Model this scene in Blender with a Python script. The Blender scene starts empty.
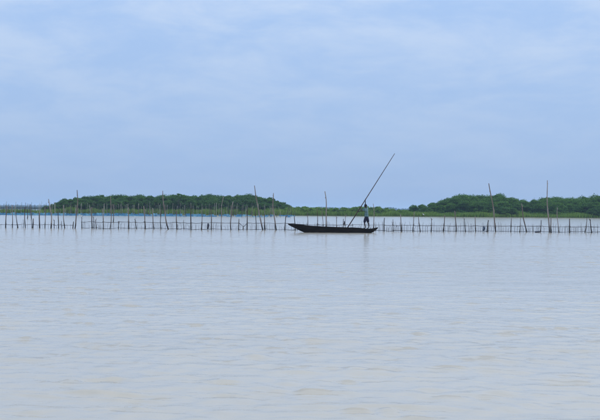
import bpy, bmesh, math, random
import numpy as np
from mathutils import Vector, Matrix, noise as mnoise

R = math.radians
random.seed(7)
rng = np.random.default_rng(11)
scene = bpy.context.scene
C = scene.collection

# ------------------------------------------------------------------ camera
CAM_H = 1.52           # eye height of someone sitting in another boat
ROLL = math.atan(0.00785)
cam_d = bpy.data.cameras.new('camera')
cam_d.sensor_width = 36.0
cam_d.lens = 60.0
cam_d.clip_start = 0.1
cam_d.clip_end = 20000
cam = bpy.data.objects.new('camera', cam_d)
C.objects.link(cam)
cam.matrix_world = (Matrix.Translation((0, 0, CAM_H)) @ Matrix.Rotation(R(90), 4, 'X')
                    @ Matrix.Rotation(ROLL, 4, 'Z'))
scene.camera = cam

# ------------------------------------------------------------------ sky
SUN_EL, SUN_AZ = 55.0, 80.0        # azimuth clockwise from +Y (ahead)
world = bpy.data.worlds.new('World')
scene.world = world
world.use_nodes = True
nt = world.node_tree
nt.nodes.clear()
def wn(t, **kw):
    n = nt.nodes.new(t)
    for k, v in kw.items():
        setattr(n, k, v)
    return n
out = wn('ShaderNodeOutputWorld')
bg = wn('ShaderNodeBackground')
bg.inputs['Strength'].default_value = 0.1
sky = wn('ShaderNodeTexSky', sky_type='NISHITA')
sky.sun_disc = False
sky.sun_elevation = R(SUN_EL)
sky.sun_rotation = R(SUN_AZ)
sky.air_density = 1.2
sky.dust_density = 2.0
sky.ozone_density = 2.0
tc = wn('ShaderNodeTexCoord')
sep = wn('ShaderNodeSeparateXYZ')
nt.links.new(tc.outputs['Generated'], sep.inputs[0])
# cloud sheet: project the direction on a flat layer overhead so that the clouds flatten towards the horizon
zc = wn('ShaderNodeMath', operation='MAXIMUM'); zc.inputs[1].default_value = 0.0
nt.links.new(sep.outputs['Z'], zc.inputs[0])
za = wn('ShaderNodeMath', operation='ADD'); za.inputs[1].default_value = 0.22
nt.links.new(zc.outputs[0], za.inputs[0])
dx = wn('ShaderNodeMath', operation='DIVIDE'); dy = wn('ShaderNodeMath', operation='DIVIDE')
nt.links.new(sep.outputs['X'], dx.inputs[0]); nt.links.new(za.outputs[0], dx.inputs[1])
nt.links.new(sep.outputs['Y'], dy.inputs[0]); nt.links.new(za.outputs[0], dy.inputs[1])
cmb = wn('ShaderNodeCombineXYZ')
nt.links.new(dx.outputs[0], cmb.inputs[0]); nt.links.new(dy.outputs[0], cmb.inputs[1])
cmb.inputs[2].default_value = 3.7
n1 = wn('ShaderNodeTexNoise'); n1.inputs['Scale'].default_value = 3.3
n1.inputs['Detail'].default_value = 8; n1.inputs['Roughness'].default_value = 0.6
n1.inputs['Distortion'].default_value = 0.25
nt.links.new(cmb.outputs[0], n1.inputs['Vector'])
mr = wn('ShaderNodeMapRange', interpolation_type='SMOOTHSTEP')
mr.inputs['From Min'].default_value = 0.32; mr.inputs['From Max'].default_value = 0.70
nt.links.new(n1.outputs['Fac'], mr.inputs['Value'])
# the veil thins out into blue haze low down
el = wn('ShaderNodeMapRange', interpolation_type='SMOOTHSTEP')
el.inputs['From Min'].default_value = 0.0; el.inputs['From Max'].default_value = 0.24
el.inputs['To Min'].default_value = 0.12; el.inputs['To Max'].default_value = 1.0
nt.links.new(sep.outputs['Z'], el.inputs['Value'])
fac = wn('ShaderNodeMath', operation='MULTIPLY')
nt.links.new(mr.outputs[0], fac.inputs[0]); nt.links.new(el.outputs[0], fac.inputs[1])
cm = wn('ShaderNodeMix', data_type='RGBA')
cm.inputs['A'].default_value = (3.5, 5.05, 7.85, 1)     # blue-grey stratus
cm.inputs['B'].default_value = (5.0, 6.15, 8.1, 1)     # paler cloud
nt.links.new(fac.outputs[0], cm.inputs['Factor'])
fm = wn('ShaderNodeMix', data_type='RGBA')
fm.inputs['Factor'].default_value = 0.9
# an overcast sky is brightest overhead: L ~ 1 + k sin(elevation)
zk = wn('ShaderNodeMath', operation='MULTIPLY_ADD'); zk.inputs[1].default_value = 1.0; zk.inputs[2].default_value = 1.0
nt.links.new(zc.outputs[0], zk.inputs[0])
br = wn('ShaderNodeVectorMath', operation='SCALE')
nt.links.new(cm.outputs['Result'], br.inputs[0]); nt.links.new(zk.outputs[0], br.inputs['Scale'])
nt.links.new(sky.outputs[0], fm.inputs['A']); nt.links.new(br.outputs[0], fm.inputs['B'])
nt.links.new(fm.outputs['Result'], bg.inputs['Color'])
nt.links.new(bg.outputs[0], out.inputs[0])

sun_d = bpy.data.lights.new('sun', 'SUN')
sun_d.energy = 1.5
sun_d.angle = R(14)
sun_d.color = (1.0, 0.95, 0.88)
sun = bpy.data.objects.new('sun', sun_d)
C.objects.link(sun)
sdir = Vector((math.sin(R(SUN_AZ)) * math.cos(R(SUN_EL)), math.cos(R(SUN_AZ)) * math.cos(R(SUN_EL)), math.sin(R(SUN_EL))))
sun.rotation_euler = (-sdir).to_track_quat('-Z', 'Y').to_euler()

vs = scene.view_settings
vs.view_transform = 'Standard'
vs.look = 'None'
vs.exposure = 0.0
vs.gamma = 1.0
vs.use_curve_mapping = False
scene.render.engine = 'CYCLES'
cy = scene.cycles
cy.use_denoising = True
cy.max_bounces = 8
cy.diffuse_bounces = 3
cy.glossy_bounces = 3
cy.transmission_bounces = 4
cy.transparent_max_bounces = 8
cy.volume_bounces = 1
cy.caustics_reflective = False
cy.caustics_refractive = False

# ------------------------------------------------------------------ helpers
F = 1000.0             # focal length in photo pixels (600 px wide)
CR, SR = math.cos(ROLL), math.sin(ROLL)
def at(px, py, Y):
    """photo pixel at distance Y -> world point"""
    a, b = px - 300.0, py - 210.0
    u, v = a * CR + b * SR, -a * SR + b * CR
    return Vector((u / F * Y, Y, CAM_H - v / F * Y))
def xat(px, Y): return at(px, 212, Y).x
def hor(px): return 210 + (px - 300) * 0.00785

def tag(o, label=None, cat=None, group=None, kind=None):
    if label: o['label'] = label
    if cat: o['category'] = cat
    if group: o['group'] = group
    if kind: o['kind'] = kind
    return o
def empty(name, loc=(0, 0, 0), rz=0.0):
    o = bpy.data.objects.new(name, None)
    o.empty_display_size = 0.2
    C.objects.link(o)
    o.location = loc
    o.rotation_euler = (0, 0, rz)
    return o
def link(name, me, parent=None):
    o = bpy.data.objects.new(name, me)
    C.objects.link(o)
    if parent is not None:
        o.parent = parent
    return o
def mesh(name, verts, faces, mat, smooth=True):
    me = bpy.data.meshes.new(name)
    me.from_pydata([tuple(v) for v in verts], [], faces)
    me.materials.append(mat)
    if smooth:
        me.shade_smooth()
    me.update()
    return me
def np_quads(name, V, mat, smooth=False):
    """V: (n,4,3) array of loose quads"""
    n = len(V)
    me = bpy.data.meshes.new(name)
    me.vertices.add(n * 4)
    me.vertices.foreach_set('co', V.reshape(-1).astype(np.float32))
    me.loops.add(n * 4)
    me.loops.foreach_set('vertex_index', np.arange(n * 4, dtype=np.int32))
    me.polygons.add(n)
    me.polygons.foreach_set('loop_start', np.arange(0, n * 4, 4, dtype=np.int32))
    me.polygons.foreach_set('loop_total', np.full(n, 4, dtype=np.int32))
    me.materials.append(mat)
    me.update(calc_edges=True)
    return me
class MB:
    def __init__(s): s.v, s.f = [], []
    def tube(s, pts, rads, n=6, cap=True, jitter=0.0):
        base = len(s.v)
        pts = [Vector(p) for p in pts]
        for i, p in enumerate(pts):
            d = (pts[min(i + 1, len(pts) - 1)] - pts[max(i - 1, 0)]).normalized()
            up = Vector((0, 1, 0)) if abs(d.y) < 0.9 else Vector((1, 0, 0))
            a = d.cross(up).normalized(); b = d.cross(a)
            for k in range(n):
                t = 2 * math.pi * k / n
                r = rads[i] * (1 + random.uniform(-jitter, jitter))
                s.v.append(p + a * math.cos(t) * r + b * math.sin(t) * r)
        for i in range(len(pts) - 1):
            for k in range(n):
                k2 = (k + 1) % n
                s.f.append((base + i * n + k, base + i * n + k2, base + (i + 1) * n + k2, base + (i + 1) * n + k))
        if cap:
            s.f.append(tuple(base + k for k in range(n))[::-1])
            s.f.append(tuple(base + (len(pts) - 1) * n + k for k in range(n)))
        return s
    def box(s, c, size, rot=None):
        base = len(s.v); c = Vector(c)
        for sx in (-.5, .5):
            for sy in (-.5, .5):
                for sz in (-.5, .5):
                    p = Vector((sx * size[0], sy * size[1], sz * size[2]))
                    if rot is not None: p = rot @ p
                    s.v.append(c + p)
        for f in ((0,1,3,2), (4,6,7,5), (0,4,5,1), (2,3,7,6), (0,2,6,4), (1,5,7,3)):
            s.f.append(tuple(base + i for i in f))
        return s
    def me(s, name, mat, smooth=True): return mesh(name, s.v, s.f, mat, smooth)
    def build(s, name, mat, parent=None, smooth=True): return link(name, s.me(name, mat, smooth), parent)

# ------------------------------------------------------------------ materials
def material(name, rough=0.8):
    m = bpy.data.materials.new(name)
    m.use_nodes = True
    p = m.node_tree.nodes['Principled BSDF']
    p.inputs['Roughness'].default_value = rough
    return m, m.node_tree, p
def ramp_mat(name, stops, scale=4.0, rough=0.8, detail=4, coord='Object', stretch=(1, 1, 1), bump=0.0, rand=0.0, spec=0.3, island=0.0):
    m, t, p = material(name, rough)
    p.inputs['Specular IOR Level'].default_value = spec
    co = t.nodes.new('ShaderNodeTexCoord')
    mp = t.nodes.new('ShaderNodeMapping'); mp.inputs['Scale'].default_value = stretch
    t.links.new(co.outputs[coord], mp.inputs['Vector'])
    n = t.nodes.new('ShaderNodeTexNoise'); n.inputs['Scale'].default_value = scale; n.inputs['Detail'].default_value = detail
    t.links.new(mp.outputs[0], n.inputs['Vector'])
    src = n.outputs['Fac']
    def addrand(src, sock, amt):
        a = t.nodes.new('ShaderNodeMath'); a.operation = 'MULTIPLY_ADD'
        t.links.new(sock, a.inputs[0]); a.inputs[1].default_value = amt
        s = t.nodes.new('ShaderNodeMath'); s.operation = 'SUBTRACT'
        t.links.new(src, s.inputs[0]); s.inputs[1].default_value = amt / 2
        t.links.new(s.outputs[0], a.inputs[2])
        return a.outputs[0]
    if rand:
        oi = t.nodes.new('ShaderNodeObjectInfo'); src = addrand(src, oi.outputs['Random'], rand)
    if island:
        ge = t.nodes.new('ShaderNodeNewGeometry'); src = addrand(src, ge.outputs['Random Per Island'], island)
    r = t.nodes.new('ShaderNodeValToRGB')
    while len(r.color_ramp.elements) < len(stops): r.color_ramp.elements.new(0.5)
    for e, (pos, col) in zip(r.color_ramp.elements, stops):
        e.position = pos; e.color = (*col, 1)
    t.links.new(src, r.inputs[0])
    t.links.new(r.outputs[0], p.inputs['Base Color'])
    if bump:
        b = t.nodes.new('ShaderNodeBump'); b.inputs['Strength'].default_value = bump; b.inputs['Distance'].default_value = 0.02
        t.links.new(n.outputs['Fac'], b.inputs['Height']); t.links.new(b.outputs[0], p.inputs['Normal'])
    return m
def leafy(name, stops, scale, rand, island, transl=0.3):
    m = ramp_mat(name, stops, scale=scale, rough=0.65, coord='Object', rand=rand, island=island, spec=0.25)
    t = m.node_tree; p = t.nodes['Principled BSDF']; o = t.nodes['Material Output']
    tr = t.nodes.new('ShaderNodeBsdfTranslucent')
    t.links.new(p.inputs['Base Color'].links[0].from_socket, tr.inputs['Color'])
    mx = t.nodes.new('ShaderNodeMixShader'); mx.inputs[0].default_value = transl
    t.links.new(p.outputs[0], mx.inputs[1]); t.links.new(tr.outputs[0], mx.inputs[2])
    t.links.new(mx.outputs[0], o.inputs['Surface'])
    return m

def stake_mat(name, dry, wet):
    """weathered grey wood, with a wet dark band above the waterline (world height)"""
    m = ramp_mat(name, dry, scale=5, stretch=(1, 1, .25), rough=0.85, bump=.4, rand=.5)
    t = m.node_tree; p = t.nodes['Principled BSDF']
    g = t.nodes.new('ShaderNodeNewGeometry'); s = t.nodes.new('ShaderNodeSeparateXYZ')
    t.links.new(g.outputs['Position'], s.inputs[0])
    n = t.nodes.new('ShaderNodeTexNoise'); n.inputs['Scale'].default_value = 3
    t.links.new(g.outputs['Position'], n.inputs['Vector'])
    a = t.nodes.new('ShaderNodeMath'); a.operation = 'MULTIPLY_ADD'
    t.links.new(n.outputs['Fac'], a.inputs[0]); a.inputs[1].default_value = -.5
    t.links.new(s.outputs['Z'], a.inputs[2])
    r = t.nodes.new('ShaderNodeMapRange'); r.interpolation_type = 'SMOOTHSTEP'
    r.inputs['From Min'].default_value = -.05; r.inputs['From Max'].default_value = .35
    t.links.new(a.outputs[0], r.inputs['Value'])
    mx = t.nodes.new('ShaderNodeMix'); mx.data_type = 'RGBA'
    mx.inputs['A'].default_value = (*wet, 1)
    t.links.new(p.inputs['Base Color'].links[0].from_socket, mx.inputs['B'])
    t.links.new(r.outputs[0], mx.inputs['Factor'])
    t.links.new(mx.outputs['Result'], p.inputs['Base Color'])
    return m

M = {}
M['stake'] = stake_mat('weathered_stake_wood', [(.25, (.05, .038, .03)), (.5, (.12, .09, .075)), (.8, (.24, .20, .17))], (.02, .017, .015))
M['pole'] = stake_mat('pole_bark', [(.25, (.09, .07, .055)), (.5, (.18, .14, .12)), (.8, (.32, .27, .23))], (.025, .02, .018))
M['far_stake'] = ramp_mat('far_stake_wood', [(.2, (.06, .055, .045)), (.5, (.15, .14, .11)), (.85, (.30, .28, .22))], scale=2, rough=.9, rand=.8)
M['rail'] = ramp_mat('rail_wood', [(.3, (.035, .032, .035)), (.7, (.10, .09, .085))], scale=5, rough=.9, rand=.4)
M['twig'] = ramp_mat('twig', [(.2, (.06, .055, .055)), (.8, (.22, .2, .19))], scale=2, rough=.9, island=.6)
M['blue_net'] = ramp_mat('blue_net', [(.3, (.07, .22, .38)), (.55, (.12, .34, .49)), (.8, (.25, .49, .60))], scale=.9, rough=.7, rand=.4)
M['dark_net'] = ramp_mat('dark_net', [(.3, (.03, .032, .045)), (.7, (.09, .095, .12))], scale=9, rough=.9)
M['blue_bundle'] = ramp_mat('blue_bundle_net', [(.3, (.03, .045, .07)), (.7, (.07, .11, .17))], scale=9, rough=.9)
M['hull'] = ramp_mat('tarred_hull', [(.3, (.009, .007, .006)), (.6, (.021, .015, .012)), (.85, (.05, .036, .027))], scale=3, stretch=(.4, 1, 2.5), rough=.8, bump=.3, spec=.12)
M['hull_in'] = ramp_mat('worn_hull_wood', [(.3, (.02, .016, .014)), (.75, (.07, .055, .045))], scale=4, stretch=(.5, 1, 1), rough=.75)
M['bamboo'] = ramp_mat('pole_bamboo', [(.3, (.04, .022, .016)), (.7, (.11, .06, .045))], scale=6, rough=.6)
M['skin'] = ramp_mat('skin', [(.3, (.025, .014, .010)), (.7, (.045, .026, .019))], scale=6, rough=.5)
M['hair'] = ramp_mat('hair', [(.3, (.006, .005, .005)), (.7, (.014, .012, .012))], scale=30, rough=.8)
M['shorts'] = ramp_mat('dark_cotton', [(.3, (.012, .011, .026)), (.7, (.028, .024, .055))], scale=8, rough=.9)
M['white_feather'] = ramp_mat('white_feather', [(.3, (.7, .7, .68)), (.7, (.82, .82, .8))], scale=20, rough=.8)
M['beak'] = ramp_mat('beak', [(.3, (.25, .16, .03)), (.7, (.35, .22, .05))], scale=20, rough=.5)
M['bark'] = ramp_mat('bark', [(.3, (.05, .042, .035)), (.7, (.14, .12, .1))], scale=3, rough=.9, rand=.2)
M['leaf_dark'] = leafy('mangrove_leaf', [(.15, (.032, .080, .014)), (.5, (.062, .150, .023)), (.9, (.115, .23, .034))], .55, .18, .35)
M['leaf_mid'] = leafy('tree_leaf', [(.15, (.036, .090, .014)), (.5, (.080, .185, .023)), (.9, (.155, .29, .038))], .5, .18, .35)
M['leaf_bank'] = leafy('bank_leaf', [(.15, (.07, .14, .018)), (.5, (.14, .26, .032)), (.9, (.22, .35, .05))], .5, .4, .4)
M['grass'] = leafy('bank_grass', [(.15, (.10, .18, .022)), (.5, (.18, .29, .04)), (.9, (.27, .37, .07))], .12, .0, .4)
M['far_leaf'] = leafy('far_leaf', [(.2, (.012, .03, .016)), (.8, (.03, .06, .022))], .05, .2, .3)
M['soil'] = ramp_mat('bank_soil', [(.3, (.04, .05, .02)), (.7, (.08, .09, .035))], scale=.2, rough=.95)

# plaid shirt
m, t, p = material('plaid_shirt', .9)
co = t.nodes.new('ShaderNodeTexCoord')
def wave(axis, sc):
    w = t.nodes.new('ShaderNodeTexWave'); w.wave_type = 'BANDS'; w.bands_direction = axis
    w.inputs['Scale'].default_value = sc; w.inputs['Distortion'].default_value = .4
    t.links.new(co.outputs['Object'], w.inputs['Vector']); return w
w1, w2 = wave('Z', 2.6), wave('X', 2.6)
ad = t.nodes.new('ShaderNodeMath'); ad.operation = 'ADD'
t.links.new(w1.outputs['Fac'], ad.inputs[0]); t.links.new(w2.outputs['Fac'], ad.inputs[1])
hf = t.nodes.new('ShaderNodeMath'); hf.operation = 'MULTIPLY'; hf.inputs[1].default_value = .5
t.links.new(ad.outputs[0], hf.inputs[0])
rp = t.nodes.new('ShaderNodeValToRGB')
rp.color_ramp.elements[0].position = .2; rp.color_ramp.elements[0].color = (.045, .095, .11, 1)
rp.color_ramp.elements[1].position = .8; rp.color_ramp.elements[1].color = (.15, .245, .245, 1)
t.links.new(hf.outputs[0], rp.inputs[0]); t.links.new(rp.outputs[0], p.inputs['Base Color'])
M['shirt'] = m

# silty water: pale mud under a clear rippled skin
m, t, p = material('silty_water', .14)
p.inputs['IOR'].default_value = 1.5
co = t.nodes.new('ShaderNodeTexCoord')
def wnoise(scale, stretch, detail, rough=.5):
    mp = t.nodes.new('ShaderNodeMapping'); mp.inputs['Scale'].default_value = stretch
    mp.inputs['Rotation'].default_value = (0, 0, R(8))
    t.links.new(co.outputs['Object'], mp.inputs['Vector'])
    n = t.nodes.new('ShaderNodeTexNoise'); n.inputs['Scale'].default_value = scale
    n.inputs['Detail'].default_value = detail; n.inputs['Roughness'].default_value = rough
    t.links.new(mp.outputs[0], n.inputs['Vector']); return n
silt = wnoise(.10, (.5, 1, 1), 3)
sr = t.nodes.new('ShaderNodeValToRGB')
sr.color_ramp.elements[0].position = .3; sr.color_ramp.elements[0].color = (.46, .395, .295, 1)
sr.color_ramp.elements[1].position = .7; sr.color_ramp.elements[1].color = (.54, .47, .36, 1)
t.links.new(silt.outputs['Fac'], sr.inputs[0]); t.links.new(sr.outputs[0], p.inputs['Base Color'])
b1 = t.nodes.new('ShaderNodeBump'); b1.inputs['Strength'].default_value = 1; b1.inputs['Distance'].default_value = .0125
n_a = wnoise(5.0, (.55, 1.2, 1), 3, .55)
t.links.new(n_a.outputs['Fac'], b1.inputs['Height'])
b2 = t.nodes.new('ShaderNodeBump'); b2.inputs['Strength'].default_value = 1; b2.inputs['Distance'].default_value = .018
n_b = wnoise(.9, (.5, 1.2, 1), 2, .5)
t.links.new(n_b.outputs['Fac'], b2.inputs['Height']); t.links.new(b1.outputs[0], b2.inputs['Normal'])
t.links.new(b2.outputs[0], p.inputs['Normal'])
M['water'] = m

# ------------------------------------------------------------------ water: one sheet to the horizon, real waves in the near half
def wave_height(X, Y):
    r = np.random.default_rng(5)
    def field(n, l0, l1, spread, stretch=1.0):
        Z = np.zeros_like(X)
        for i in range(n):
            lam = l0 * (l1 / l0) ** ((i + .5) / n)
            th = r.normal(0, spread) + .10
            k = 2 * math.pi / lam
            Z += np.sin(k * math.sin(th) / stretch * X + k * math.cos(th) * Y + r.uniform(0, 6.28))
        return Z / math.sqrt(n / 2.0)           # unit variance
    gust = 1 + .18 * field(6, 9, 40, 1.2)       # wind patches
    swell = .0028 * field(14, .9, 2.6, .5)
    chop = .0031 * field(30, .22, .6, .75)
    env = np.clip(field(16, .5, 1.8, .9, 2.2) - .6, 0, 1.4)      # short crested wavelets here and there
    crest = np.clip(field(12, .26, .44, .22), -2, 2)
    wl = .0052 * env * (crest + .3 * (crest ** 2 - 1))
    env2 = np.clip(field(16, .25, 1.0, .9, 2.4) - .5, 0, 1.4)
    crest2 = np.clip(field(12, .13, .22, .25), -2, 2)
    near = np.clip((34 - np.hypot(X, Y)) / 16, 0, 1)            # finer ripples than the sheet can carry farther out are left to the bump
    wl += .0050 * env2 * (crest2 + .3 * (crest2 ** 2 - 1)) * near
    return (swell + chop * gust + wl * np.clip(gust, .4, 1.6))
rad = [0.5, 2.0, 3.2]
while rad[-1] < 115: rad.append(rad[-1] * 1.0040)
nd = len(rad)
while rad[-1] < 9000: rad.append(rad[-1] * 1.25)
rad = np.array(rad)
ang = np.concatenate([np.linspace(-180, -28, 24)[:-1], np.linspace(-28, 28, 480), np.linspace(28, 180, 24)[1:]])
ang = np.radians(ang)
RR, AA = np.meshgrid(rad, ang, indexing='ij')
WX, WY = RR * np.sin(AA), RR * np.cos(AA) - 1.5
fade = np.clip((115 - RR) / 35, 0, 1) * (np.abs(AA) < R(28.5))
WZ = wave_height(WX, WY) * fade
nr, na = RR.shape
V = np.stack([WX, WY, WZ], -1).reshape(-1, 3).astype(np.float32)
ii, jj = np.meshgrid(np.arange(nr - 1), np.arange(na - 1), indexing='ij')
q = np.stack([ii * na + jj, ii * na + jj + 1, (ii + 1) * na + jj + 1, (ii + 1) * na + jj], -1).reshape(-1, 4)[:, ::-1]
me = bpy.data.meshes.new('water')
me.vertices.add(len(V)); me.vertices.foreach_set('co', V.reshape(-1))
me.loops.add(q.size); me.loops.foreach_set('vertex_index', q.reshape(-1).astype(np.int32))
me.polygons.add(len(q))
me.polygons.foreach_set('loop_start', np.arange(0, q.size, 4, dtype=np.int32))
me.polygons.foreach_set('loop_total', np.full(len(q), 4, dtype=np.int32))
me.materials.append(M['water'])
me.update(calc_edges=True)
me.shade_smooth()
water = link('water', me)
tag(water, 'calm pale silty lagoon water with small ripples', 'water', kind='structure')
# lake bed under everything that is driven into it
bed = MB()
bed.v += [Vector((-400, -30, -1.3)), Vector((400, -30, -1.3)), Vector((400, 330, -1.3)), Vector((-400, 330, -1.3))]
bed.f.append((0, 1, 2, 3))
tag(bed.build('lake_bed_ground', M['soil'], smooth=False), 'muddy bed of the lagoon', 'ground', kind='structure')

# ------------------------------------------------------------------ land
SHORE = 262.0
def front_line(px):        # distance of the waterline of the bank for a photo column
    return SHORE - 14 * max(0, (260 - px) / 260) ** 1.0 if px < 260 else SHORE + 1.2 * math.sin(px * .05)
def bank_mesh():
    vs_, fs_ = [], []
    cols = list(range(-260, 880, 10))
    rows = [(-6, -1.3), (-.4, -.12), (.5, .10), (2.0, .28), (6, .45), (25, .7), (70, .5), (120, -.8)]
    for px in cols:
        Y0 = front_line(px)
        X = xat(px, Y0)
        for k, (dy_, z) in enumerate(rows):
            jit = .8 * mnoise.noise((X * .12, k * 3.1, 0)) if k else 0
            low = .8 if px < 52 else 1.0
            vs_.append((X, Y0 + dy_ + jit, z * (low if z > 0 else 1)))
    n = len(rows)
    for i in range(len(cols) - 1):
        for k in range(n - 1):
            fs_.append((i * n + k, (i + 1) * n + k, (i + 1) * n + k + 1, i * n + k + 1))
    return mesh('bank_terrain', vs_, fs_, M['soil'])
tag(link('bank_terrain', bank_mesh()), 'low green bank along the far side of the lagoon', 'terrain', kind='structure')

# hazy shores far away, beyond the open water at the left
def far_shore(name, Y, x0, x1, hfun, step, n_per, label):
    vs_, fs_ = [], []
    k = 0
    for side in (0, 1):
        pass
    xs = np.arange(x0, x1, step)
    prof = [(-8, -1.0), (0, .3), (40, .8), (80, -1.0)]
    for x in xs:
        for d, z in prof: vs_.append((x, Y + d, z))
    n = len(prof)
    for i in range(len(xs) - 1):
        for j in range(n - 1):
            fs_.append((i * n + j, (i + 1) * n + j, (i + 1) * n + j + 1, i * n + j + 1))
    t_ = link(name, mesh(name, vs_, fs_, M['soil']))
    tag(t_, label + ', low land', 'terrain', kind='structure')
    cnt = int((x1 - x0) * n_per)
    X = rng.uniform(x0, x1, cnt); D = rng.uniform(1, 32, cnt)
    H = np.array([hfun(x) for x in X])
    Z = .3 + H * (1 - (D / 45) ** 2 * .3) * rng.uniform(0, 1, cnt) ** .8
    s = H * rng.uniform(.12, .3, cnt) + .35
    Q = leaf_quads(np.stack([X, Y + D, Z], -1), s, np.tile([0, -.5, .6], (cnt, 1)))
    w_ = link('far_woodland', np_quads('far_woodland', Q, M['far_leaf']))
    tag(w_, label + ', tree line reading as one mass', 'woodland', kind='stuff')

def leaf_quads(P, s, N, aspect=.62, spread=.8):
    """quads centred at P, size s, facing roughly N with a random turn"""
    n = len(P)
    N = N + rng.normal(0, spread, (n, 3))
    N /= np.linalg.norm(N, axis=1, keepdims=True) + 1e-9
    T = rng.normal(0, 1, (n, 3))
    A = np.cross(N, T); A /= np.linalg.norm(A, axis=1, keepdims=True) + 1e-9
    B = np.cross(N, A)
    s = np.asarray(s).reshape(-1, 1)
    a, b = A * s, B * s * aspect
    bend = N * s * .25
    return np.stack([P - a, P - b + bend, P + a, P + b + bend], 1)

far_shore('far_shore_land', 900., -340, 380, lambda x: 2.0 + 1.0 * mnoise.noise((x * .03, 1.7, 0)), 15, 30,
          'hazy low shore beyond the near bank')
far_shore('far_shore_land', 2300., -1000, 1000, lambda x: 7.5 + 3.5 * mnoise.noise((x * .012, 4.2, 0)) + 1.5 * mnoise.noise((x * .05, 9, 0)), 40, 12,
          'most distant hazy blue shore, seen at the left edge')

# ------------------------------------------------------------------ trees
def crown_quads(wx, wz, z0, n_clump, n_leaf, leaf, flat=1.0, dens=1.0):
    P, S, N = [], [], []
    for c in range(n_clump):
        a = random.uniform(0, 2 * math.pi); u = random.random() ** .5
        h = random.random()
        rr = wx * u * (1 - .45 * h * h)
        top = wz * math.sqrt(max(.05, 1 - (rr / wx) ** 2 * .75))
        cz = z0 + (top) * (.06 + .94 * h ** .8) - wx * .12
        cc = np.array([rr * math.cos(a), rr * math.sin(a), cz])
        cr = random.uniform(.6, 1.05) * wx * .36
        k = int(n_leaf * random.uniform(.6, 1.3))
        d = rng.normal(0, 1, (k, 3)); d /= np.linalg.norm(d, axis=1, keepdims=True)
        d[:, 2] = np.where(d[:, 2] < -.3, -d[:, 2] * .6, d[:, 2])
        r = cr * rng.uniform(.55, 1.08, (k, 1)) * np.array([1, 1, .85 * flat])
        P.append(cc + d * r); N.append(d * .8 + np.array([0, 0, .5]))
        S.append(rng.uniform(.6, 1.35, k) * leaf)
    P = np.concatenate(P); S = np.concatenate(S); N = np.concatenate(N)
    # stray twigs of leaves that break the outline
    k = len(P) // 14
    i = rng.integers(0, len(P), k)
    P2 = P[i] + np.abs(rng.normal(0, leaf * .45, (k, 3))) * np.array([.5, .5, 1.3])
    P = np.concatenate([P, P2]); S = np.concatenate([S, S[i] * .7]); N = np.concatenate([N, N[i]])
    keep = P[:, 2] > .05
    return leaf_quads(P[keep], S[keep], N[keep])
def trunk_mb(h, wx, n_limb=5, stems=1):
    mb = MB()
    for s_ in range(stems):
        ox, oy = (0, 0) if stems == 1 else (random.uniform(-.5, .5), random.uniform(-.4, .4))
        lean = random.uniform(-.4, .4)
        pts = [(ox, oy, -.6), (ox * 1.1, oy, 0), (ox + lean * .3, oy + .1, h * .3), (ox + lean * .7, oy - .1, h * .6), (ox + lean, oy, h * .85)]
        r0 = random.uniform(.12, .17) * (1 if stems == 1 else .7)
        mb.tube(pts, [r0 * 1.3, r0 * 1.15, r0 * .85, r0 * .55, r0 * .2], 7)
        for l in range(n_limb):
            a = 2 * math.pi * l / n_limb + random.uniform(-.4, .4)
            t0 = random.uniform(.2, .6)
            b = Vector((ox + lean * t0 * 1.1, oy, h * t0))
            e = Vector((wx * .75 * math.cos(a), wx * .75 * math.sin(a), h * min(.92, t0 + random.uniform(.2, .4))))
            mid = b.lerp(e, .5) + Vector((0, 0, .25))
            mb.tube([b, mid, e], [r0 * .5, r0 * .33, r0 * .1], 5)
    return mb
protos = {}
def proto(kind, i, wx, wz, z0, ncl, nl, leaf, mat, stems=1, flat=1.0):
    cr = np_quads('crown', crown_quads(wx, wz, z0, ncl, nl, leaf, flat), M[mat])
    co_ = np.zeros(len(cr.vertices) * 3, dtype=np.float32); cr.vertices.foreach_get('co', co_)
    hh = float(np.percentile(co_[2::3], 99))
    tr = trunk_mb(hh * .92, wx, 6, stems).me('trunk', M['bark'])
    protos.setdefault(kind, []).append((cr, tr, hh))
for i in range(5):
    proto('mangrove', i, random.uniform(2.3, 2.9), random.uniform(3.4, 3.9), .7, 60, 190, .115, 'leaf_dark', stems=3)
for i in range(5):
    proto('tree', i, random.uniform(2.5, 3.2), random.uniform(4.1, 4.7), .3, 66, 200, .115, 'leaf_mid', stems=1)
for i in range(4):
    proto('bush', i, random.uniform(1.3, 1.7), random.uniform(1.3, 1.7), .05, 24, 90, .12, 'leaf_bank', stems=3)
# a flat topped crown that pokes out of the left thicket
proto('flat', 0, 2.4, 1.2, 4.6, 14, 90, .16, 'leaf_dark', stems=1, flat=.5)

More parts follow.
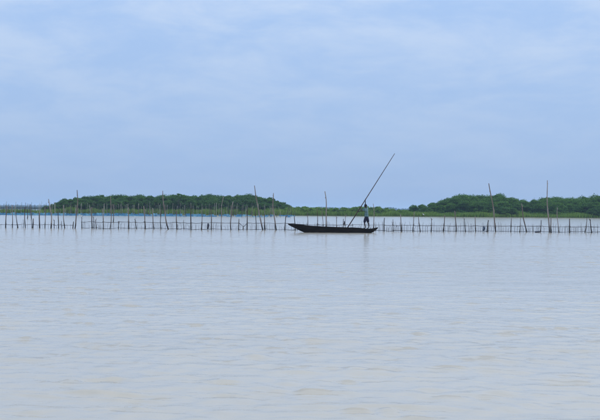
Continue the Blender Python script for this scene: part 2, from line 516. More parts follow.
def plant(name, kind, loc, H, wide, label, cat, group, crown_name='crown', trunk_name='trunk'):
    cr, tr, hh = random.choice(protos[kind])
    sz = H / hh; sx = max(sz, .55) * wide
    e = empty(name, loc, random.uniform(0, 6.28))
    e.scale = (sx, sx, sz)
    tag(e, label, cat, group)
    link(trunk_name, tr, e); link(crown_name, cr, e)
    return e
def prof(tbl):
    xs = [a for a, b in tbl]; ys = [b for a, b in tbl]
    return lambda px: float(np.interp(px, xs, ys))
left_top = prof([(28, 208), (46, 206.5), (52, 204.5), (60, 201.3), (70, 198.8), (82, 197.3), (100, 195.8), (115, 195.3), (130, 195.8), (150, 196.2), (185, 196.2), (213, 195.2), (230, 196.6), (247, 195.0), (256, 197.2), (267, 198.2), (276, 200.4), (285, 203.6), (292, 206.8), (300, 209)])
right_top = prof([(404, 209), (409, 206), (416, 205), (430, 204.6), (440, 201.4), (450, 198.2), (460, 194.6), (470, 195.8), (480, 195.6), (488, 197.4), (500, 195.0), (510, 197.4), (520, 200), (530, 201.2), (540, 199.2), (553, 198), (570, 199.2), (585, 196.6), (600, 196), (640, 197), (700, 199), (800, 198)])
G_L, G_R, G_B = 'trees of the thicket on the left shore', 'trees of the thicket on the right shore', 'low bushes along the bank behind the canoe'
L_L = 'dark green bushy tree of the left thicket, %s row, %%s crown from its left end'
L_R = 'rounded green tree of the right thicket, %s row, %%s crown from its left end'
L_B = 'low bright green bush on the bank behind the canoe, %s row, %%s from the left'
def ordinal(n):
    return '%d%s' % (n, 'th' if 10 <= n % 100 <= 20 else {1: 'st', 2: 'nd', 3: 'rd'}.get(n % 10, 'th'))
def zone(kind, x0, x1, top, step, rows, name, label, cat, group, fullh, base_z):
    for row, (dy_, shrink) in enumerate(rows):
        cnt = 0
        px = x0 + random.uniform(0, step * .6)
        while px < x1:
            Y = front_line(px) + dy_ + random.uniform(-1.2, 1.2)
            H = (at(px, top(px), Y).z - base_z) * shrink * random.uniform(.95, 1.03)
            if H > .9:
                cnt += 1
                plant(name, kind, (xat(px, Y), Y, base_z), H, random.uniform(1.0, 1.3), label % ordinal(cnt), cat, group)
            px += step * random.uniform(.75, 1.25)
# crowns peak at about z0 + wz + clump overshoot
zone('mangrove', 44, 300, left_top, 9, [(18, 1.0)], 'mangrove_tree', L_L % 'back', 'tree', G_L, 4.75, .55)
zone('mangrove', 50, 297, left_top, 10, [(11, .93)], 'mangrove_tree', L_L % 'middle', 'tree', G_L, 4.75, .5)
zone('mangrove', 56, 292, left_top, 12, [(6.5, .74)], 'mangrove_tree', L_L % 'front', 'tree', G_L, 4.75, .45)
zone('tree', 407, 690, right_top, 10, [(20, 1.0)], 'shore_tree', L_R % 'back', 'tree', G_R, 5.2, .6)
zone('tree', 414, 690, right_top, 11, [(13, .92)], 'shore_tree', L_R % 'middle', 'tree', G_R, 5.2, .5)
zone('tree', 424, 690, right_top, 13, [(7, .70)], 'shore_tree', L_R % 'front', 'tree', G_R, 5.2, .45)
plant('flat_topped_tree', 'flat', (xat(178.5, 262), 262, .5), at(178.5, 193.6, 262).z - .5, .9,
      'flat topped tree poking just above the left thicket right of a tall pole', 'tree', None)
bank_top = prof([(285, 206.8), (300, 206.0), (315, 206.8), (330, 207.4), (345, 206.6), (360, 205.6), (372, 205.8), (385, 207.4), (397, 209.2), (410, 209.6)])
zone('bush', 290, 412, bank_top, 7, [(9, .9)], 'low_bush', L_B % 'back', 'bush', G_B, 2.1, .5)
zone('bush', 288, 408, bank_top, 8, [(5, .8)], 'low_bush', L_B % 'front', 'bush', G_B, 2.1, .42)
# bushes that come down to the water below the trees
for px, s, lab in ((503, 1.25, 'dark bush reaching the water below the right thicket, left of the second tall pole'),
                   (512, 1.1, 'dark bush reaching the water between two poles below the right thicket'),
                   (594, 1.2, 'dark bush reaching the water below the right thicket, right of the last stake'),
                   (604, 1.3, None)):
    Y = front_line(px) + 2.4
    e = plant('shore_bush', 'mangrove', (xat(px, Y), Y, .1), 2.1 * s, 1.2, lab or 'dark bush at the water cut off by the right edge of the picture', 'bush', 'bushes at the water below the right thicket')

# grass and reeds along the bank
def grass(name, x0, x1, hfun, n, depth, label):
    PX = rng.uniform(x0, x1, n)
    D = rng.uniform(.15, 1, n) ** 1.3 * depth
    Q = np.zeros((n, 4, 3))
    for i in range(n):
        px = PX[i]; Y = front_line(px) + D[i]; X = xat(px, front_line(px))
        cl = .75 + .5 * mnoise.noise((X * .35, D[i] * .4, 2.0))
        h = hfun(px) * cl * random.uniform(.55, 1.15)
        z = .02 + min(.45, D[i] * .09) * (.8 if px < 52 else 1)
        w = random.uniform(.05, .13); a = random.uniform(0, 3.14)
        ca, sa = math.cos(a) * w, math.sin(a) * w
        lx, ly = random.gauss(0, .22) * h, random.gauss(0, .15) * h
        Q[i] = ((X - ca, Y - sa, z - .1), (X + ca, Y + sa, z - .1), (X + lx + ca * .3, Y + ly + sa * .3, z + h), (X + lx * .9 - ca * .3, Y + ly - sa * .3, z + h))
    o = link(name, np_quads(name, Q, M['grass']))
    tag(o, label, 'grass', kind='stuff')
grass('bank_grass', -60, 56, lambda p: .95, 8000, 6, 'short grass on the very low bank at the left edge')
grass('bank_reeds', 50, 300, lambda p: 1.35 + .5 * max(0, (p - 170) / 130), 13000, 8, 'pale green reeds at the foot of the left thicket')
grass('bank_reeds', 288, 415, lambda p: 1.2, 9000, 8, 'bright green reeds on the low bank behind the canoe')
grass('bank_grass', 408, 700, lambda p: 1.25 - .35 * max(0, math.sin(p * .06)), 14000, 6, 'green grass strip along the water below the right thicket')

# white bird on the bank
bp = at(423.6, 215.6, front_line(423) + .3)
bird = empty('white_bird', (bp.x, bp.y, .10))
tag(bird, 'tiny white wading bird on the bank right of the canoe', 'bird')
mb = MB()
mb.tube([(.26, 0, .36), (.16, 0, .40), (0, 0, .46), (-.12, 0, .52), (-.17, 0, .62), (-.13, 0, .72), (-.18, 0, .80), (-.24, 0, .80)],
        [.01, .05, .10, .075, .04, .03, .04, .02], 8)
mb.build('body', M['white_feather'], bird)
MB().tube([(-.24, 0, .80), (-.36, 0, .775)], [.014, .003], 5).build('beak', M['beak'], bird)
for s_ in (-.03, .03):
    MB().tube([(.02, s_, .40), (.05, s_, .2), (.02, s_, -.1)], [.012, .01, .009], 5).build('leg', M['beak'], bird)

# ------------------------------------------------------------------ fences of stakes in the water
FENCE = 73.6
def stake_mb(b, tpt, r0, r1, bend=.05, below=1.0):
    """crooked tapered pole from the water point b to tpt, running on down into the bed"""
    d = tpt - b; L = d.length; dn = d.normalized()
    foot = b - dn * below
    side = Vector((1, 0, 0)) * random.choice((-1, 1)); dep = Vector((0, 1, 0)) * random.choice((-1, 1))
    bend *= min(1, L / 2.2)
    n = max(4, min(9, int(L / .35) + 2))
    pts, rads = [foot], [r0 * 1.05]
    ph = random.uniform(0, 6.28)
    for i in range(n + 1):
        t_ = i / n
        off = bend * math.sin(math.pi * t_) + .25 * bend * math.sin(ph + 9 * t_)
        pts.append(b.lerp(tpt, t_) + side * off + dep * off * .5)
        rads.append((r0 + (r1 - r0) * t_) * random.uniform(.9, 1.1))
    return MB().tube(pts, rads, 7, jitter=.12)
def stake_points(xb, yb, xt, yt, Y=None):
    v = (yb - hor(xb))
    Yb = Y if Y else min(75.2, max(72.4, CAM_H * F / v))
    b = at(xb, yb, Yb); b.z = 0
    b.x = xat(xb, Yb)
    tp = at(xt, yt, Yb)
    return b, tp
# (x base, y base, x top, y top, width px)
S_LEFT = [(5.7,227.9,7.3,206,1.5),(12.6,228,12,205,1.2),(17.9,227.9,15.6,212,1.3),(23.3,227.9,23.3,219.5,.9),(25.4,227.9,24.8,207,1.3),
 (32.9,228,33.3,218.5,1.7),(31.9,227.8,30.6,205,.8),(39.8,228,39.3,212.5,1.9),(45.2,228,45,207,1.2),(54.3,228,54.3,220,1.0),(58.6,228,57.6,211,1.5),
 (61.6,227.6,61.5,221,.8),(64.8,228,63.4,205,1.3),(73,228,73.6,221.5,1.5)]
S_MID = [(82,228,82,217.5,1.2),(92.3,228.3,91.7,207,1.7),(93.9,228.3,93.5,217,1.3),(96.3,228.5,95.5,219.5,1.1),(103.5,229.3,102.7,209,1.4),
 (118.7,229,118.9,221,1.0),(128.9,229,128.6,207.5,1.7),(136.6,229,135.3,219.5,1.2),(145.2,229,143.7,206,1.6),(154,229,152.7,208,1.4),(160.9,229.2,161.5,209,1.2),
 (177.1,229.5,176.5,210.5,1.8),(184,229.3,183.7,219.8,1.1),(191.2,230,191,208,1.6),(201.6,229.8,202.1,215.5,1.3),(211.5,229.9,211,209,1.5),
 (238.8,230,239,218.8,1.3),(243.4,229.6,243.4,226.6,.9),(247.3,230,247.4,209,1.5),(256.5,229.5,255.4,212,1.1),(265.1,230,264.5,214,1.6),
 (285.1,230.5,286,215.5,1.5)]
S_RIGHT = [(295.5,230.5,293.8,214,1.3),(307.5,230.8,307.3,212,1.2),(317.6,230.9,317,208,1.2),(324,231,321.4,207.2,.9),(336.4,231,336.4,217,1.1),(343.6,231.1,343.5,218.8,1.2),(345.6,231.1,345.5,214.8,.8),
 (352.4,231.2,352.4,223.5,.9),(384.3,231.5,384.4,217.8,1.4),(393.3,231.7,393,219.3,1.1),(401.7,231.8,400.5,214.3,1.4),
 (413.3,231.8,414.3,211.5,1.3),(420.5,232,418.4,217,1.2),(431.5,232,431.4,218.3,1.3),(443.4,232,444.7,215,1.3),(456.4,232,454.5,210.8,1.4),
 (465.5,232,464,219,1.1),(475.9,232,475.2,216.3,1.4),(487.3,232,488.4,220,1.8),(511,232.1,511.4,218.2,1.4),(519.8,232.3,520.4,218.2,1.1),
 (540.5,232.3,541.2,220,1.4),(551.2,232.8,551,217.8,2.0),(569.8,233,569.5,218.6,1.7),(585,232.8,586.9,218.2,1.2),(591.9,233,590.3,219.3,1.7),(609,233,610,219,1.4),(626,233.1,625.5,217,1.4)]
rs_ = random.Random(3)       # the fence goes on past both edges of the picture
S_LEFT = [(x, 227.9 - .008 * (6 - x), x + rs_.uniform(-2, 2), rs_.uniform(206, 219), rs_.uniform(1, 1.6)) for x in range(-84, 0, 9)] + S_LEFT
S_RIGHT += [(x, 233.1 + .008 * (x - 626), x + rs_.uniform(-2, 2), rs_.uniform(212, 220), rs_.uniform(1, 1.6)) for x in range(638, 730, 12)]
def fence(stakes, name, label):
    x0, y0 = stakes[0][:2]
    e = empty(name, (xat(x0, FENCE), FENCE, 0))
    tag(e, label, 'fence', 'stake fences in the water')
    inv = Matrix.Translation(-e.location)
    bases = []
    for xb, yb, xt, yt, w in stakes:
        b, tp = stake_points(xb, yb, xt, yt)
        r = w * .0737 * .37
        mb = stake_mb(b - e.location, tp - e.location, r, r * random.uniform(.5, .75), bend=random.uniform(.0, .06))
        if random.random() < .28:       # a forked tip
            d_ = tp - b; q0 = (b - e.location) + d_ * random.uniform(.8, .9)
            mb.tube([q0, q0 + d_.normalized() * .10 + Vector((random.choice((-1, 1)) * .06, 0, .02)), q0 + d_.normalized() * .2 + Vector((random.choice((-1, 1)) * .08, 0, .02))], [r * .5, r * .45, r * .3], 5)
        mb.build('stake', M['stake'], e)
        bases.append((b, tp))
    return e, sorted(bases, key=lambda q_: q_[0].x)
def rails(e, bases, heights, r=.016, sag=.05, skip=.0):
    for z in heights:
        for (b0, t0), (b1, t1) in zip(bases[:-1], bases[1:]):
            if random.random() < skip: continue
            p0 = b0.lerp(t0, min(.95, z / max(.2, t0.z))); p1 = b1.lerp(t1, min(.95, z / max(.2, t1.z)))
            p0.z += random.uniform(-.03, .03); p1.z += random.uniform(-.03, .03)
            if (p1 - p0).length < .15: continue
            off = Vector((0, -.045, 0))
            pts = []
            ext = (p1 - p0).normalized() * .06
            for i in range(5):
                t_ = i / 4
                q_ = (p0 - ext).lerp(p1 + ext, t_) + off
                q_.z -= sag * math.sin(math.pi * t_) * random.uniform(.4, 1.2)
                pts.append(q_ - e.location)
            MB().tube(pts, [r * random.uniform(.7, 1.2) for _ in pts], 5).build('rail', M['rail'], e)
def twigs(e, bases, step, h, r, name='twig_screen'):
    mb = MB()
    x = bases[0][0].x
    while x < bases[-1][0].x:
        i = max(j for j, b in enumerate(bases) if b[0].x <= x)
        b0 = bases[i][0]; b1 = bases[min(i + 1, len(bases) - 1)][0]
        f_ = 0 if b1.x == b0.x else (x - b0.x) / (b1.x - b0.x)
        Y = b0.y + (b1.y - b0.y) * f_ + random.uniform(-.03, .07)
        hh = h * random.uniform(.55, 1.25)
        pts = [Vector((x, Y, -.4)), Vector((x + random.gauss(0, .03), Y, hh * .55)), Vector((x + random.gauss(0, .05), Y, hh))]
        mb.tube([p_ - e.location for p_ in pts], [r, r * .9, r * .5], 4, cap=False)
        x += step * random.uniform(.3, 1.7)
    o = mb.build(name, M['twig'], e)
    o['kind'] = 'stuff'
def netting(e, bases, h, r=.005, step=.10):
    """coarse net lines between the rails: a few thin horizontal and slanted strands"""
    mb = MB()
    for (b0, t0), (b1, t1) in zip(bases[:-1], bases[1:]):
        for z in np.arange(.08, h, step):
            p0 = b0 + Vector((0, .05, z)); p1 = b1 + Vector((0, .05, z)); mid = p0.lerp(p1, .5) - Vector((0, 0, random.uniform(.01, .06)))
            mb.tube([p_ - e.location for p_ in (p0, mid, p1)], [r] * 3, 3, cap=False)
    o = mb.build('net_strands', M['twig'], e)
    o['kind'] = 'stuff'

e, b = fence(S_LEFT, 'stake_fence', 'crowded stake fence with one low rail at the left edge of the picture')
rails(e, b, (.26,), .016, .02, .0)
twigs(e, b, .3, .35, .010)
e, b = fence(S_MID, 'stake_fence', 'long stake fence with two thin rails left of the canoe')
b.append(stake_points(*S_RIGHT[0][:4]))
rails(e, b, (.07, .52), .018, .03, .0)
twigs(e, b, .17, .5, .010); netting(e, b, .5)
e, b = fence(S_RIGHT, 'stake_fence', 'stake fence with fine twig screen behind and right of the canoe')
rails(e, b, (.08, .46), .018, .025, .0)
twigs(e, b, .13, .62, .013); netting(e, b, .5)

# tall poles, each a thing of its own
TALL = [
 (51.5,228,48.3,199,1.4,'crooked dark pole leaning left, the leftmost pole that tops the low bank'),
 (74.9,228.2,77.3,190,1.3,'tall thin pole with a bent tip at the left end of the left thicket'),
 (110.4,229,110.2,196.2,1.0,'thin upright pole reaching the crown line of the left thicket'),
 (168.4,229.3,162.8,190.8,1.3,'tall pole leaning left that rises above the middle of the left thicket'),
 (221.7,229.5,223.3,196.6,.9,'thin pole leaning slightly right, second pole left of the long leaning pole'),
 (231,229.6,233.2,201.5,1.3,'shorter pole leaning right, next pole left of the long leaning pole'),
 (263.1,229.8,254.4,185.5,1.4,'long pole leaning left, rising above the right part of the left thicket'),
 (276.5,230.5,273.2,193,1.5,'stout tall pole leaning slightly left, nearest the bow of the canoe'),
 (325.6,231,325,191.3,1.5,'stout upright pole standing right behind the middle of the canoe'),
 (373.4,231.4,373.4,203.7,1.0,'slim straight pole just right of the standing person'),
 (495.9,232,488.8,183.3,1.5,'tall pole leaning left in front of the right thicket, first right of the canoe'),
 (526.9,232.8,521.5,203.5,1.4,'medium pole leaning left between the two tallest poles on the right'),
 (549.8,232.4,547.2,180.3,1.4,'tallest near upright pole beside a stout stake at the right'),
 (559.3,232.5,557.2,207.5,.9,'thin bent pole right of the tallest pole on the right'),
]
for xb, yb, xt, yt, w, lab in TALL:
    bpt, tp = stake_points(xb, yb, xt, yt, 74.3)
    e = empty('tall_pole', bpt)
    tag(e, lab, 'pole', 'tall poles standing along the fence')
    r = w * .0737 * .5
    stake_mb(Vector(), tp - bpt, r, r * .55, bend=random.uniform(.03, .10)).build('shaft', M['pole'], e)
    # stub of a lopped side branch near the top
    d = (tp - bpt)
    q0 = d * random.uniform(.8, .93)
    MB().tube([q0, q0 + Vector((random.choice((-1, 1)) * .045, 0, .06))], [r * .45, r * .3], 5).build('branch_stub', M['pole'], e)
# stakes standing on their own, farther out
for xb, yb, xt, yt, w, lab in ((113.4,222,112.8,204,.9,'lone stake standing farther out between the fence and the left thicket'),
                               (31.4,219.0,30.8,204,.8,'lone thin stake farther out behind the left end of the fence'),
                               (27.5,218.8,27.5,209,.8,'short lone stake farther out near the left edge')):
    Y = CAM_H * F / (yb - hor(xb))
    bpt, tp = stake_points(xb, yb, xt, yt, Y)
    o = stake_mb(Vector(), tp - bpt, w * Y / F * .5, w * Y / F * .3).build('lone_stake', M['stake'])
    o.location = bpt
    tag(o, lab, 'stake')

# net bundles hung on the fence
def bundle(px, Y, w, z0, z1, mat, label):
    mb = MB()
    X = xat(px, Y); n = 11; ring = 10
    base = len(mb.v)
    for i in range(n):
        t_ = i / (n - 1)
        r = w * .5 * (math.sin(math.pi * min(1, .12 + .85 * t_)) ** .6)
        for k in range(ring):
            a = 2 * math.pi * k / ring
            rr = r * (1 + .35 * mnoise.noise((math.cos(a) * 1.5 + px, math.sin(a) * 1.5, t_ * 4)))
            mb.v.append(Vector((rr * math.cos(a) + .015 * math.sin(5 * t_), rr * math.sin(a) * .6, (z1 - z0) * (1 - t_))))
    for i in range(n - 1):
        for k in range(ring):
            mb.f.append((base + i * ring + k, base + (i + 1) * ring + k, base + (i + 1) * ring + (k + 1) % ring, base + i * ring + (k + 1) % ring))
    mb.f.append(tuple(range(ring))); mb.f.append(tuple(range((n - 1) * ring, n * ring))[::-1])
    o = mb.build('net_bundle', M[mat])
    o.location = (X, Y, z0)
    tag(o, label, 'net', 'net bundles hung on the fence')
bundle(208.2, 73.3, .17, .02, .50, 'dark_net', 'dark net bundle hanging on the two railed fence left of the canoe')
bundle(344.4, 74.0, .10, .42, .72, 'dark_net', 'small dark net bundle on a stake behind the canoe')
bundle(484.0, 73.3, .17, .05, .42, 'blue_bundle', 'bluish net bundle beside a stout stake left of a tall leaning pole')
bundle(46.8, 73.6, .18, 1.44, 1.60, 'dark_net', 'dark net bundle slung high on the stakes near the left edge')
bundle(537.5, 73.3, .42, -.02, .10, 'dark_net', 'dark net bundle lying at the foot of a short stake at the right')

# ------------------------------------------------------------------ far enclosures in front of the left thicket
far_meshes = []
for i in range(8):
    far_meshes.append(stake_mb(Vector((0, 0, 0)), Vector((random.uniform(-.12, .12), 0, 2.0)), .046, .03, bend=random.uniform(0, .06)).me('stake', M['far_stake']))
def far_fence(Y, x0, x1, step, h, label, net, bare=None):
    e = empty('stake_enclosure', (xat(x0, Y), Y, 0))
    tag(e, label, 'fence', 'far stake enclosures with blue nets')
    px = x0; n = 0
    pts = []
    while px < x1:
        X = xat(px, Y) - e.location.x; dy_ = random.uniform(-.4, .4)
        o = link('stake', random.choice(far_meshes), e)
        o.location = (X, dy_, 0)
        s_ = random.uniform(.75, 1.2)
        o.scale = (s_ * random.uniform(.9, 1.3), s_, h / 2 * random.choice((.6, .85, 1, 1, 1.1, 1.2)) * random.uniform(.9, 1.08))
        o.rotation_euler = (random.gauss(0, .02), random.gauss(0, .05), random.uniform(0, 6.28))
        pts.append((X, dy_)); n += 1
        px += step * random.choice((.5, .8, 1, 1.1, 1.5)) * random.uniform(.85, 1.15)
    # net hung between the stakes, sagging, a thin double sheet with folds
    if net:
        z0, z1 = net
        for (xa, ya), (xb_, yb_) in zip(pts[:-1], pts[1:]):
            mb = MB(); nseg = 5
            top = z1 * random.uniform(.7, 1.15); k0 = len(mb.v)
            if random.random() < (.06 if xa + e.location.x < xat(205, Y) else .5): continue
            for i in range(nseg + 1):
                t_ = i / nseg
                X = xa + (xb_ - xa) * t_; Yy = ya + (yb_ - ya) * t_ - .06 + .05 * math.sin(9 * t_ + xa)
                zt = top - .10 * math.sin(math.pi * t_)
                for yy in (Yy - .012, Yy + .012):
                    mb.v += [Vector((X, yy, z0)), Vector((X, yy, zt))]
            for i in range(nseg):
                a = k0 + i * 4
                mb.f += [(a, a + 4, a + 5, a + 1), (a + 2, a + 3, a + 7, a + 6), (a + 1, a + 5, a + 7, a + 3)]
            mb.build('net', M['blue_net'], e, smooth=False)
    return n
far_fence(206., -34, 291, 5.0, 2.3, 'nearest far row of stakes with bluish net before the left thicket', (-.1, .28))
far_fence(224., -30, 272, 3.4, 2.5, 'middle far row of crowded stakes hung with a bright blue net', (-.1, .52))
far_fence(240., -30, 297, 3.8, 2.5, 'farthest row of stakes against the reeds of the left shore', (-.1, .35))

# ------------------------------------------------------------------ canoe
BY = 67.72
canoe = empty('canoe', (xat(300, BY), BY, 0))
tag(canoe, 'long black wooden canoe with raised pointed bow', 'canoe')
cx0 = canoe.location.x
#            X     gunwale keel  half-beam
ST = [(-.80, .575, .520, .030), (-.62, .572, .420, .085), (-.35, .568, .290, .150), (.0, .548, .125, .235), (.35, .492, -.030, .305), (.7, .452, -.10, .345),
      (1.1, .425, -.145, .385), (1.7, .396, -.17, .415), (2.4, .374, -.18, .43), (3.1, .354, -.18, .43), (3.7, .342, -.175, .41), (4.1, .326, -.15, .375),
      (4.45, .282, -.11, .33), (4.7, .276, -.06, .275), (4.95, .302, .05, .20), (5.15, .345, .19, .12), (5.28, .388, .31, .03)]
def hull_ring(st, inset=0.0, lift=0.0):
    X, g, k, hb = st
    k = k + lift; hb = max(.012, hb - inset)
    # half section from gunwale down to the keel: flared side, rounded chine, nearly flat floor
    prof_ = [(1.0, 1.0), (.975, .80), (.94, .58), (.88, .36), (.76, .17), (.52, .05), (.0, .0)]
    L = [(-hb * a, k + (g - k) * b_) for a, b_ in prof_]
    Rr = [(hb * a, k + (g - k) * b_) for a, b_ in prof_[::-1][1:]]
    return [Vector((X, y, z)) for y, z in L + Rr]
mb = MB(); nn = 13
outer = [hull_ring(s_) for s_ in ST]
for r_ in outer: mb.v += r_
for i in range(len(ST) - 1):
    for k in range(nn - 1):
        mb.f.append((i * nn + k, i * nn + k + 1, (i + 1) * nn + k + 1, (i + 1) * nn + k))
mb.f.append(tuple(range(nn))[::-1]); mb.f.append(tuple((len(ST) - 1) * nn + k for k in range(nn)))
hull = mb.build('hull', M['hull'], canoe)
# lap strakes proud of the side
for side in (-1, 1):
    for fr in (.42, .72):
        sb = MB(); pts = []
        for s_ in ST[2:-1]:
            X, g, k, hb = s_
            yy = hb * (.99 if fr > .6 else .925)
            pts.append(Vector((X, side * (yy + .004), k + (g - k) * fr)))
        sb.tube(pts, [.010] * len(pts), 4)
        o = sb.build('strake', M['hull'], hull)
mb = MB()
inner_st = ST[2:-2]
for s_ in inner_st: mb.v += hull_ring(s_, .028, .035)
for i in range(len(inner_st) - 1):
    for k in range(nn - 1):
        mb.f.append((i * nn + k, (i + 1) * nn + k, (i + 1) * nn + k + 1, i * nn + k + 1))
mb.f.append(tuple(range(nn))); mb.f.append(tuple((len(inner_st) - 1) * nn + k for k in range(nn))[::-1])
mb.build('lining', M['hull_in'], canoe)
for side in (-1, 1):
    mb = MB()
    for i, (X, g, k, hb) in enumerate(ST):
        y0, y1 = max(.004, hb - .034), hb + .012
        for y in (y0, y1):
            for z in (g - .030, g + .012):
                mb.v.append(Vector((X, side * y, z)))
    for i in range(len(ST) - 1):
        a, c = i * 4, (i + 1) * 4
        for q_ in ((0, 1), (1, 3), (3, 2), (2, 0)):
            f_ = (a + q_[0], a + q_[1], c + q_[1], c + q_[0])
            mb.f.append(f_ if side > 0 else f_[::-1])
    mb.f += [(0, 2, 3, 1), tuple((len(ST) - 1) * 4 + k for k in (0, 1, 3, 2))]
    mb.build('gunwale', M['hull'], canoe, smooth=False)
# decks at the two ends and seats across
def deck(sts, name, dz=-.012):
    d_ = MB()
    for X, g, k, hb in sts:
        for z in (g + dz - .03, g + dz):
            for y in (-max(.004, hb - .036), max(.004, hb - .036)): d_.v.append(Vector((X, y, z)))
    for i in range(len(sts) - 1):
        a, c = i * 4, (i + 1) * 4
        d_.f += [(a + 2, a + 3, c + 3, c + 2), (a, c, c + 1, a + 1)]
    n_ = (len(sts) - 1) * 4
    d_.f += [(0, 1, 3, 2), (n_, n_ + 2, n_ + 3, n_ + 1)]
    d_.build(name, M['hull_in'], canoe, smooth=False)
deck(ST[0:4], 'bow_deck')
deck(ST[11:17], 'stern_deck')
for X in (1.15, 2.2, 3.2):
    hb = float(np.interp(X, [s_[0] for s_ in ST], [s_[3] for s_ in ST])); g = float(np.interp(X, [s_[0] for s_ in ST], [s_[1] for s_ in ST]))
    MB().box((X, 0, g - .075), (.17, (hb - .045) * 2, .028)).build('thwart', M['hull_in'], canoe, smooth=False)

# ------------------------------------------------------------------ the pole and the person
P0 = at(348.3, 226.4, 68.20); P1 = at(394.7, 153.5, 67.86)
dpole = (P1 - P0)
def pole_at_z(z): return P0 + dpole * ((z - P0.z) / dpole.z)
foot_p = pole_at_z(-1.2)
pts, rads = [], []
for i in range(15):
    t_ = i / 14
    q_ = foot_p.lerp(P1, t_)
    q_ += Vector((.02, 0, -.012)) * math.sin(math.pi * t_) * .2
    pts.append(q_ - foot_p); rads.append(.042 - .024 * t_)
pole = empty('punting_pole', foot_p)
tag(pole, 'long slanting pole held in both hands by the standing person', 'pole')
sh = MB().tube(pts, rads, 8).build('shaft', M['bamboo'], pole)
for i in range(1, 14):      # bamboo joints
    c_, d_ = pts[i], dpole.normalized()
    MB().tube([c_ - d_ * .012, c_ + d_ * .012], [rads[i] * 1.12] * 2, 8).build('joint', M['bamboo'], sh)

px_, py_ = xat(366.6, 67.75), 67.78
FZ = .272
person = empty('person', (px_, py_, FZ))
tag(person, 'person in pale checked shirt and dark shorts standing at the stern, poling', 'person')
O = Vector((px_, py_, FZ))
fw = Vector((-.80, .60, 0)); lf = Vector((-.60, -.80, 0)); up = Vector((0, 0, 1))
def bp_(f, l, u): return fw * f + lf * l + up * u
h_hi = pole_at_z(2.26) - O          # upper grip
h_lo = pole_at_z(1.71) - O          # lower grip
def skin(name, chains, mat, levels=2, parent=None):
    """chains: list of [(point, radius), ...]; a point given as an int joins an existing vertex"""
    vs_, es_, rs_ = [], [], []
    for ch in chains:
        prev = None
        for it in ch:
            if isinstance(it, int): idx = it
            else:
                vs_.append(it[0]); rs_.append(it[1]); idx = len(vs_) - 1
            if prev is not None: es_.append((prev, idx))
            prev = idx
    me_ = bpy.data.meshes.new(name)
    me_.from_pydata([tuple(v_) for v_ in vs_], es_, [])
    o = link(name, me_)
    md = o.modifiers.new('skin', 'SKIN'); md.use_smooth_shade = True; md.branch_smoothing = .6
    for i, sv in enumerate(me_.skin_vertices[0].data):
        r_ = rs_[i]
        sv.radius = r_ if isinstance(r_, tuple) else (r_, r_)
        sv.use_root = (i == 0)
    sd = o.modifiers.new('sub', 'SUBSURF'); sd.levels = levels; sd.render_levels = levels
    dg = bpy.context.evaluated_depsgraph_get()
    ev = o.evaluated_get(dg)
    nm = bpy.data.meshes.new_from_object(ev)
    nm.materials.clear(); nm.materials.append(mat)
    nm.shade_smooth()
    o.modifiers.clear(); o.data = nm; nm.name = name
    if parent is not None: o.parent = parent
    return o
hip = bp_(.0, 0, .86); belly = bp_(.0, 0, 1.02); chest = bp_(.02, 0, 1.22); neckb = bp_(.03, 0, 1.40)
neck = bp_(.05, 0, 1.46); headb = bp_(.07, 0, 1.52); headt = bp_(.08, 0, 1.60)
shL = bp_(.04, .17, 1.35); shR = bp_(.05, -.15, 1.41)
elL = bp_(.28, .16, 1.20)
wrL = h_lo + (elL - h_lo).normalized() * .085
elR = bp_(.22, -.18, 1.64)
wrR = h_hi + (elR - h_hi).normalized() * .085
knL = bp_(.10, .11, .47); anL = bp_(.01, .11, .08); toeL = bp_(.15, .12, .03); heL = bp_(-.03, .12, .035)
knR = bp_(-.05, -.10, .47); anR = bp_(-.11, -.11, .08); toeR = bp_(.03, -.13, .03)
hpL = bp_(.0, .09, .82); hpR = bp_(0, -.09, .82)
chains = [
 [(hip, .11), (belly, .10), (chest, .11), (neckb, .06), (neck, .05), (headb, (.062, .07)), (headt, .06)],   # 0..6
 [0, (hpL, .074), (bp_(.06, .10, .64), .075), (knL, .052), (bp_(.06, .115, .3), .05), (anL, .034), (toeL, .026)],                        # 7..12
 [0, (hpR, .074), (bp_(-.03, -.10, .64), .075), (knR, .052), (bp_(-.11, -.12, .3), .05), (anR, .034), (toeR, .026)],                     # 13..18
 [2, (shL, .06), (shL.lerp(elL, .5), .047), (elL, .036), (elL.lerp(wrL, .45), .036), (wrL, .025)],                                       # 19..23
 [2, (shR, .06), (shR.lerp(elR, .5), .047), (elR, .036), (elR.lerp(wrR, .45), .036), (wrR, .025)],                                       # 24..28
]
# hands: palm beside the pole, four fingers wrapped round it, thumb from the side of the palm
def hand(wr, grip, wrist_idx, start):
    ax = dpole.normalized(); toward = (grip - wr).normalized()
    sd_ = ax.cross(toward).normalized()
    palm = wr + toward * .045 + sd_ * .02
    out_ = [[wrist_idx, (palm, (.030, .018))]]
    pi = start
    for k, ln in enumerate((.95, 1.05, 1.0, .8)):
        o_ = ax * (.034 - .0225 * k)
        c_ = grip + o_
        R1 = .046 * ln ** .5
        ch = [pi]
        for a_ in (-60, 10, 75, 140):
            an_ = math.radians(a_)
            ch.append((c_ + sd_ * R1 * math.cos(an_) + toward * R1 * math.sin(an_), .0095 - .0008 * (a_ > 100)))
        out_.append(ch)
    an_ = [(-110, .030), (-150, .036), (-190, .034)]
    ch = [pi]
    for a_, h_ in an_:
        t_ = math.radians(a_)
        ch.append((grip + ax * h_ + sd_ * .046 * math.cos(t_) + toward * .046 * math.sin(t_), .0105))
    out_.append(ch)
    return out_
nv = 29
hc = hand(wrL, h_lo, 23, nv); chains += hc
nv2 = nv + 1 + 16 + 3
chains += hand(wrR, h_hi, 28, nv2)
body = skin('body', chains, M['skin'], 2, person)

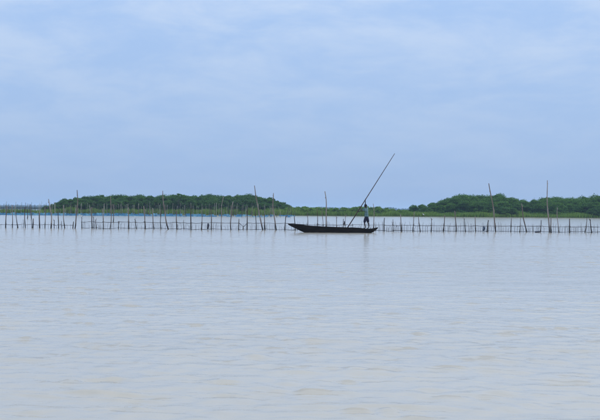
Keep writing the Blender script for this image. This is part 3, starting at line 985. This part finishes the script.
# head: skull and jaw, nose, lips, ears, over the neck
hd = bmesh.new()
bmesh.ops.create_uvsphere(hd, u_segments=20, v_segments=14, radius=1)
hc_ = bp_(.085, 0, 1.565)
hf = (Vector((-.93, .3, -.18))).normalized(); hl = up.cross(hf).normalized(); hu = hf.cross(hl).normalized()
for v_ in hd.verts:
    x, y, z = v_.co
    sx, sy, sz = .096, .074, .115
    if z < 0: sy *= 1 + .25 * z; sx *= 1 + .12 * z
    f_, l_, u_ = x * sx, y * sy, z * sz
    if x > .75 and abs(y) < .25 and -.35 < z < .1: f_ += .022 * (1 - abs(y) * 4) * (1 - abs(z + .2) * 2)     # nose
    if x > .7 and abs(y) < .4 and -.62 < z < -.42: f_ += .007                                               # lips
    if .5 < x and .18 < abs(y) < .5 and .0 < z < .2: f_ -= .010                                             # eye sockets
    if abs(y) > .9 and abs(x) < .35 and abs(z) < .35: l_ *= 1.14                                            # ears
    v_.co = hc_ + hf * f_ + hl * l_ + hu * u_
me_ = bpy.data.meshes.new('head'); hd.to_mesh(me_); hd.free(); me_.materials.append(M['skin']); me_.shade_smooth()
head = link('head', me_, person)
hr = bmesh.new()
bmesh.ops.create_uvsphere(hr, u_segments=22, v_segments=14, radius=1)
dele = []
for v_ in hr.verts:
    x, y, z = v_.co
    if z < -.25 + .75 * max(0, x) ** .8 * 1.1: dele.append(v_)
    n_ = 1 + .03 * mnoise.noise((x * 6, y * 6, z * 6))
    v_.co = hc_ + hf * (x * .106 - .004) * n_ + hl * y * .083 * n_ + hu * (z * .124 + .002) * n_
bmesh.ops.delete(hr, geom=dele, context='VERTS')
me_ = bpy.data.meshes.new('hair'); hr.to_mesh(me_); hr.free(); me_.materials.append(M['hair']); me_.shade_smooth()
link('hair', me_, head)
for s_ in (-1, 1):
    eb = bmesh.new(); bmesh.ops.create_icosphere(eb, subdivisions=2, radius=.012)
    ec = hc_ + hf * .082 + hl * s_ * .030 + hu * .010
    for v_ in eb.verts: v_.co = v_.co + ec
    me_ = bpy.data.meshes.new('eye'); eb.to_mesh(me_); eb.free(); me_.materials.append(M['white_feather']); me_.shade_smooth()
    link('eye', me_, head)

# clothes, a little outside the body
skin('shirt', [
 [(bp_(0, 0, .77), .168), (bp_(0, 0, .90), .160), (bp_(.01, 0, 1.08), .152), (bp_(.02, 0, 1.24), .158), (bp_(.03, 0, 1.36), .105), (bp_(.04, 0, 1.42), .072)],
 [3, (shL - up * .03, .11), (shL.lerp(elL, .45), .085), (shL.lerp(elL, .72), .066)],
 [3, (shR - up * .03, .11), (shR.lerp(elR, .45), .083), (shR.lerp(elR, .72), .064)]], M['shirt'], 2, person)
skin('shorts', [
 [(bp_(0, 0, .90), .15), (bp_(0, 0, .80), .162)],
 [1, (bp_(.03, .095, .70), .108), (bp_(.06, .11, .56), .100), (bp_(.085, .115, .41), .10)],
 [1, (bp_(-.02, -.095, .70), .108), (bp_(-.035, -.11, .56), .100), (bp_(-.06, -.115, .43), .10)]], M['shorts'], 2, person)

# ------------------------------------------------------------------ air
hb_ = MB().box((0, 1400, 6.1), (3600, 3400, 16.2))
hz = hb_.me('haze', M['soil'], smooth=False)
hz.materials.clear()
m = bpy.data.materials.new('haze_air'); m.use_nodes = True
t = m.node_tree; t.nodes.clear()
o_ = t.nodes.new('ShaderNodeOutputMaterial'); pv = t.nodes.new('ShaderNodeVolumePrincipled')
pv.inputs['Color'].default_value = (.55, .76, 1.0, 1)
pv.inputs['Density'].default_value = 2.1e-4
pv.inputs['Anisotropy'].default_value = 0.0
t.links.new(pv.outputs[0], o_.inputs['Volume'])
hz.materials.append(m)
hz_o = link('haze', hz)
tag(hz_o, 'thin blue haze over the lagoon', 'haze', kind='stuff')
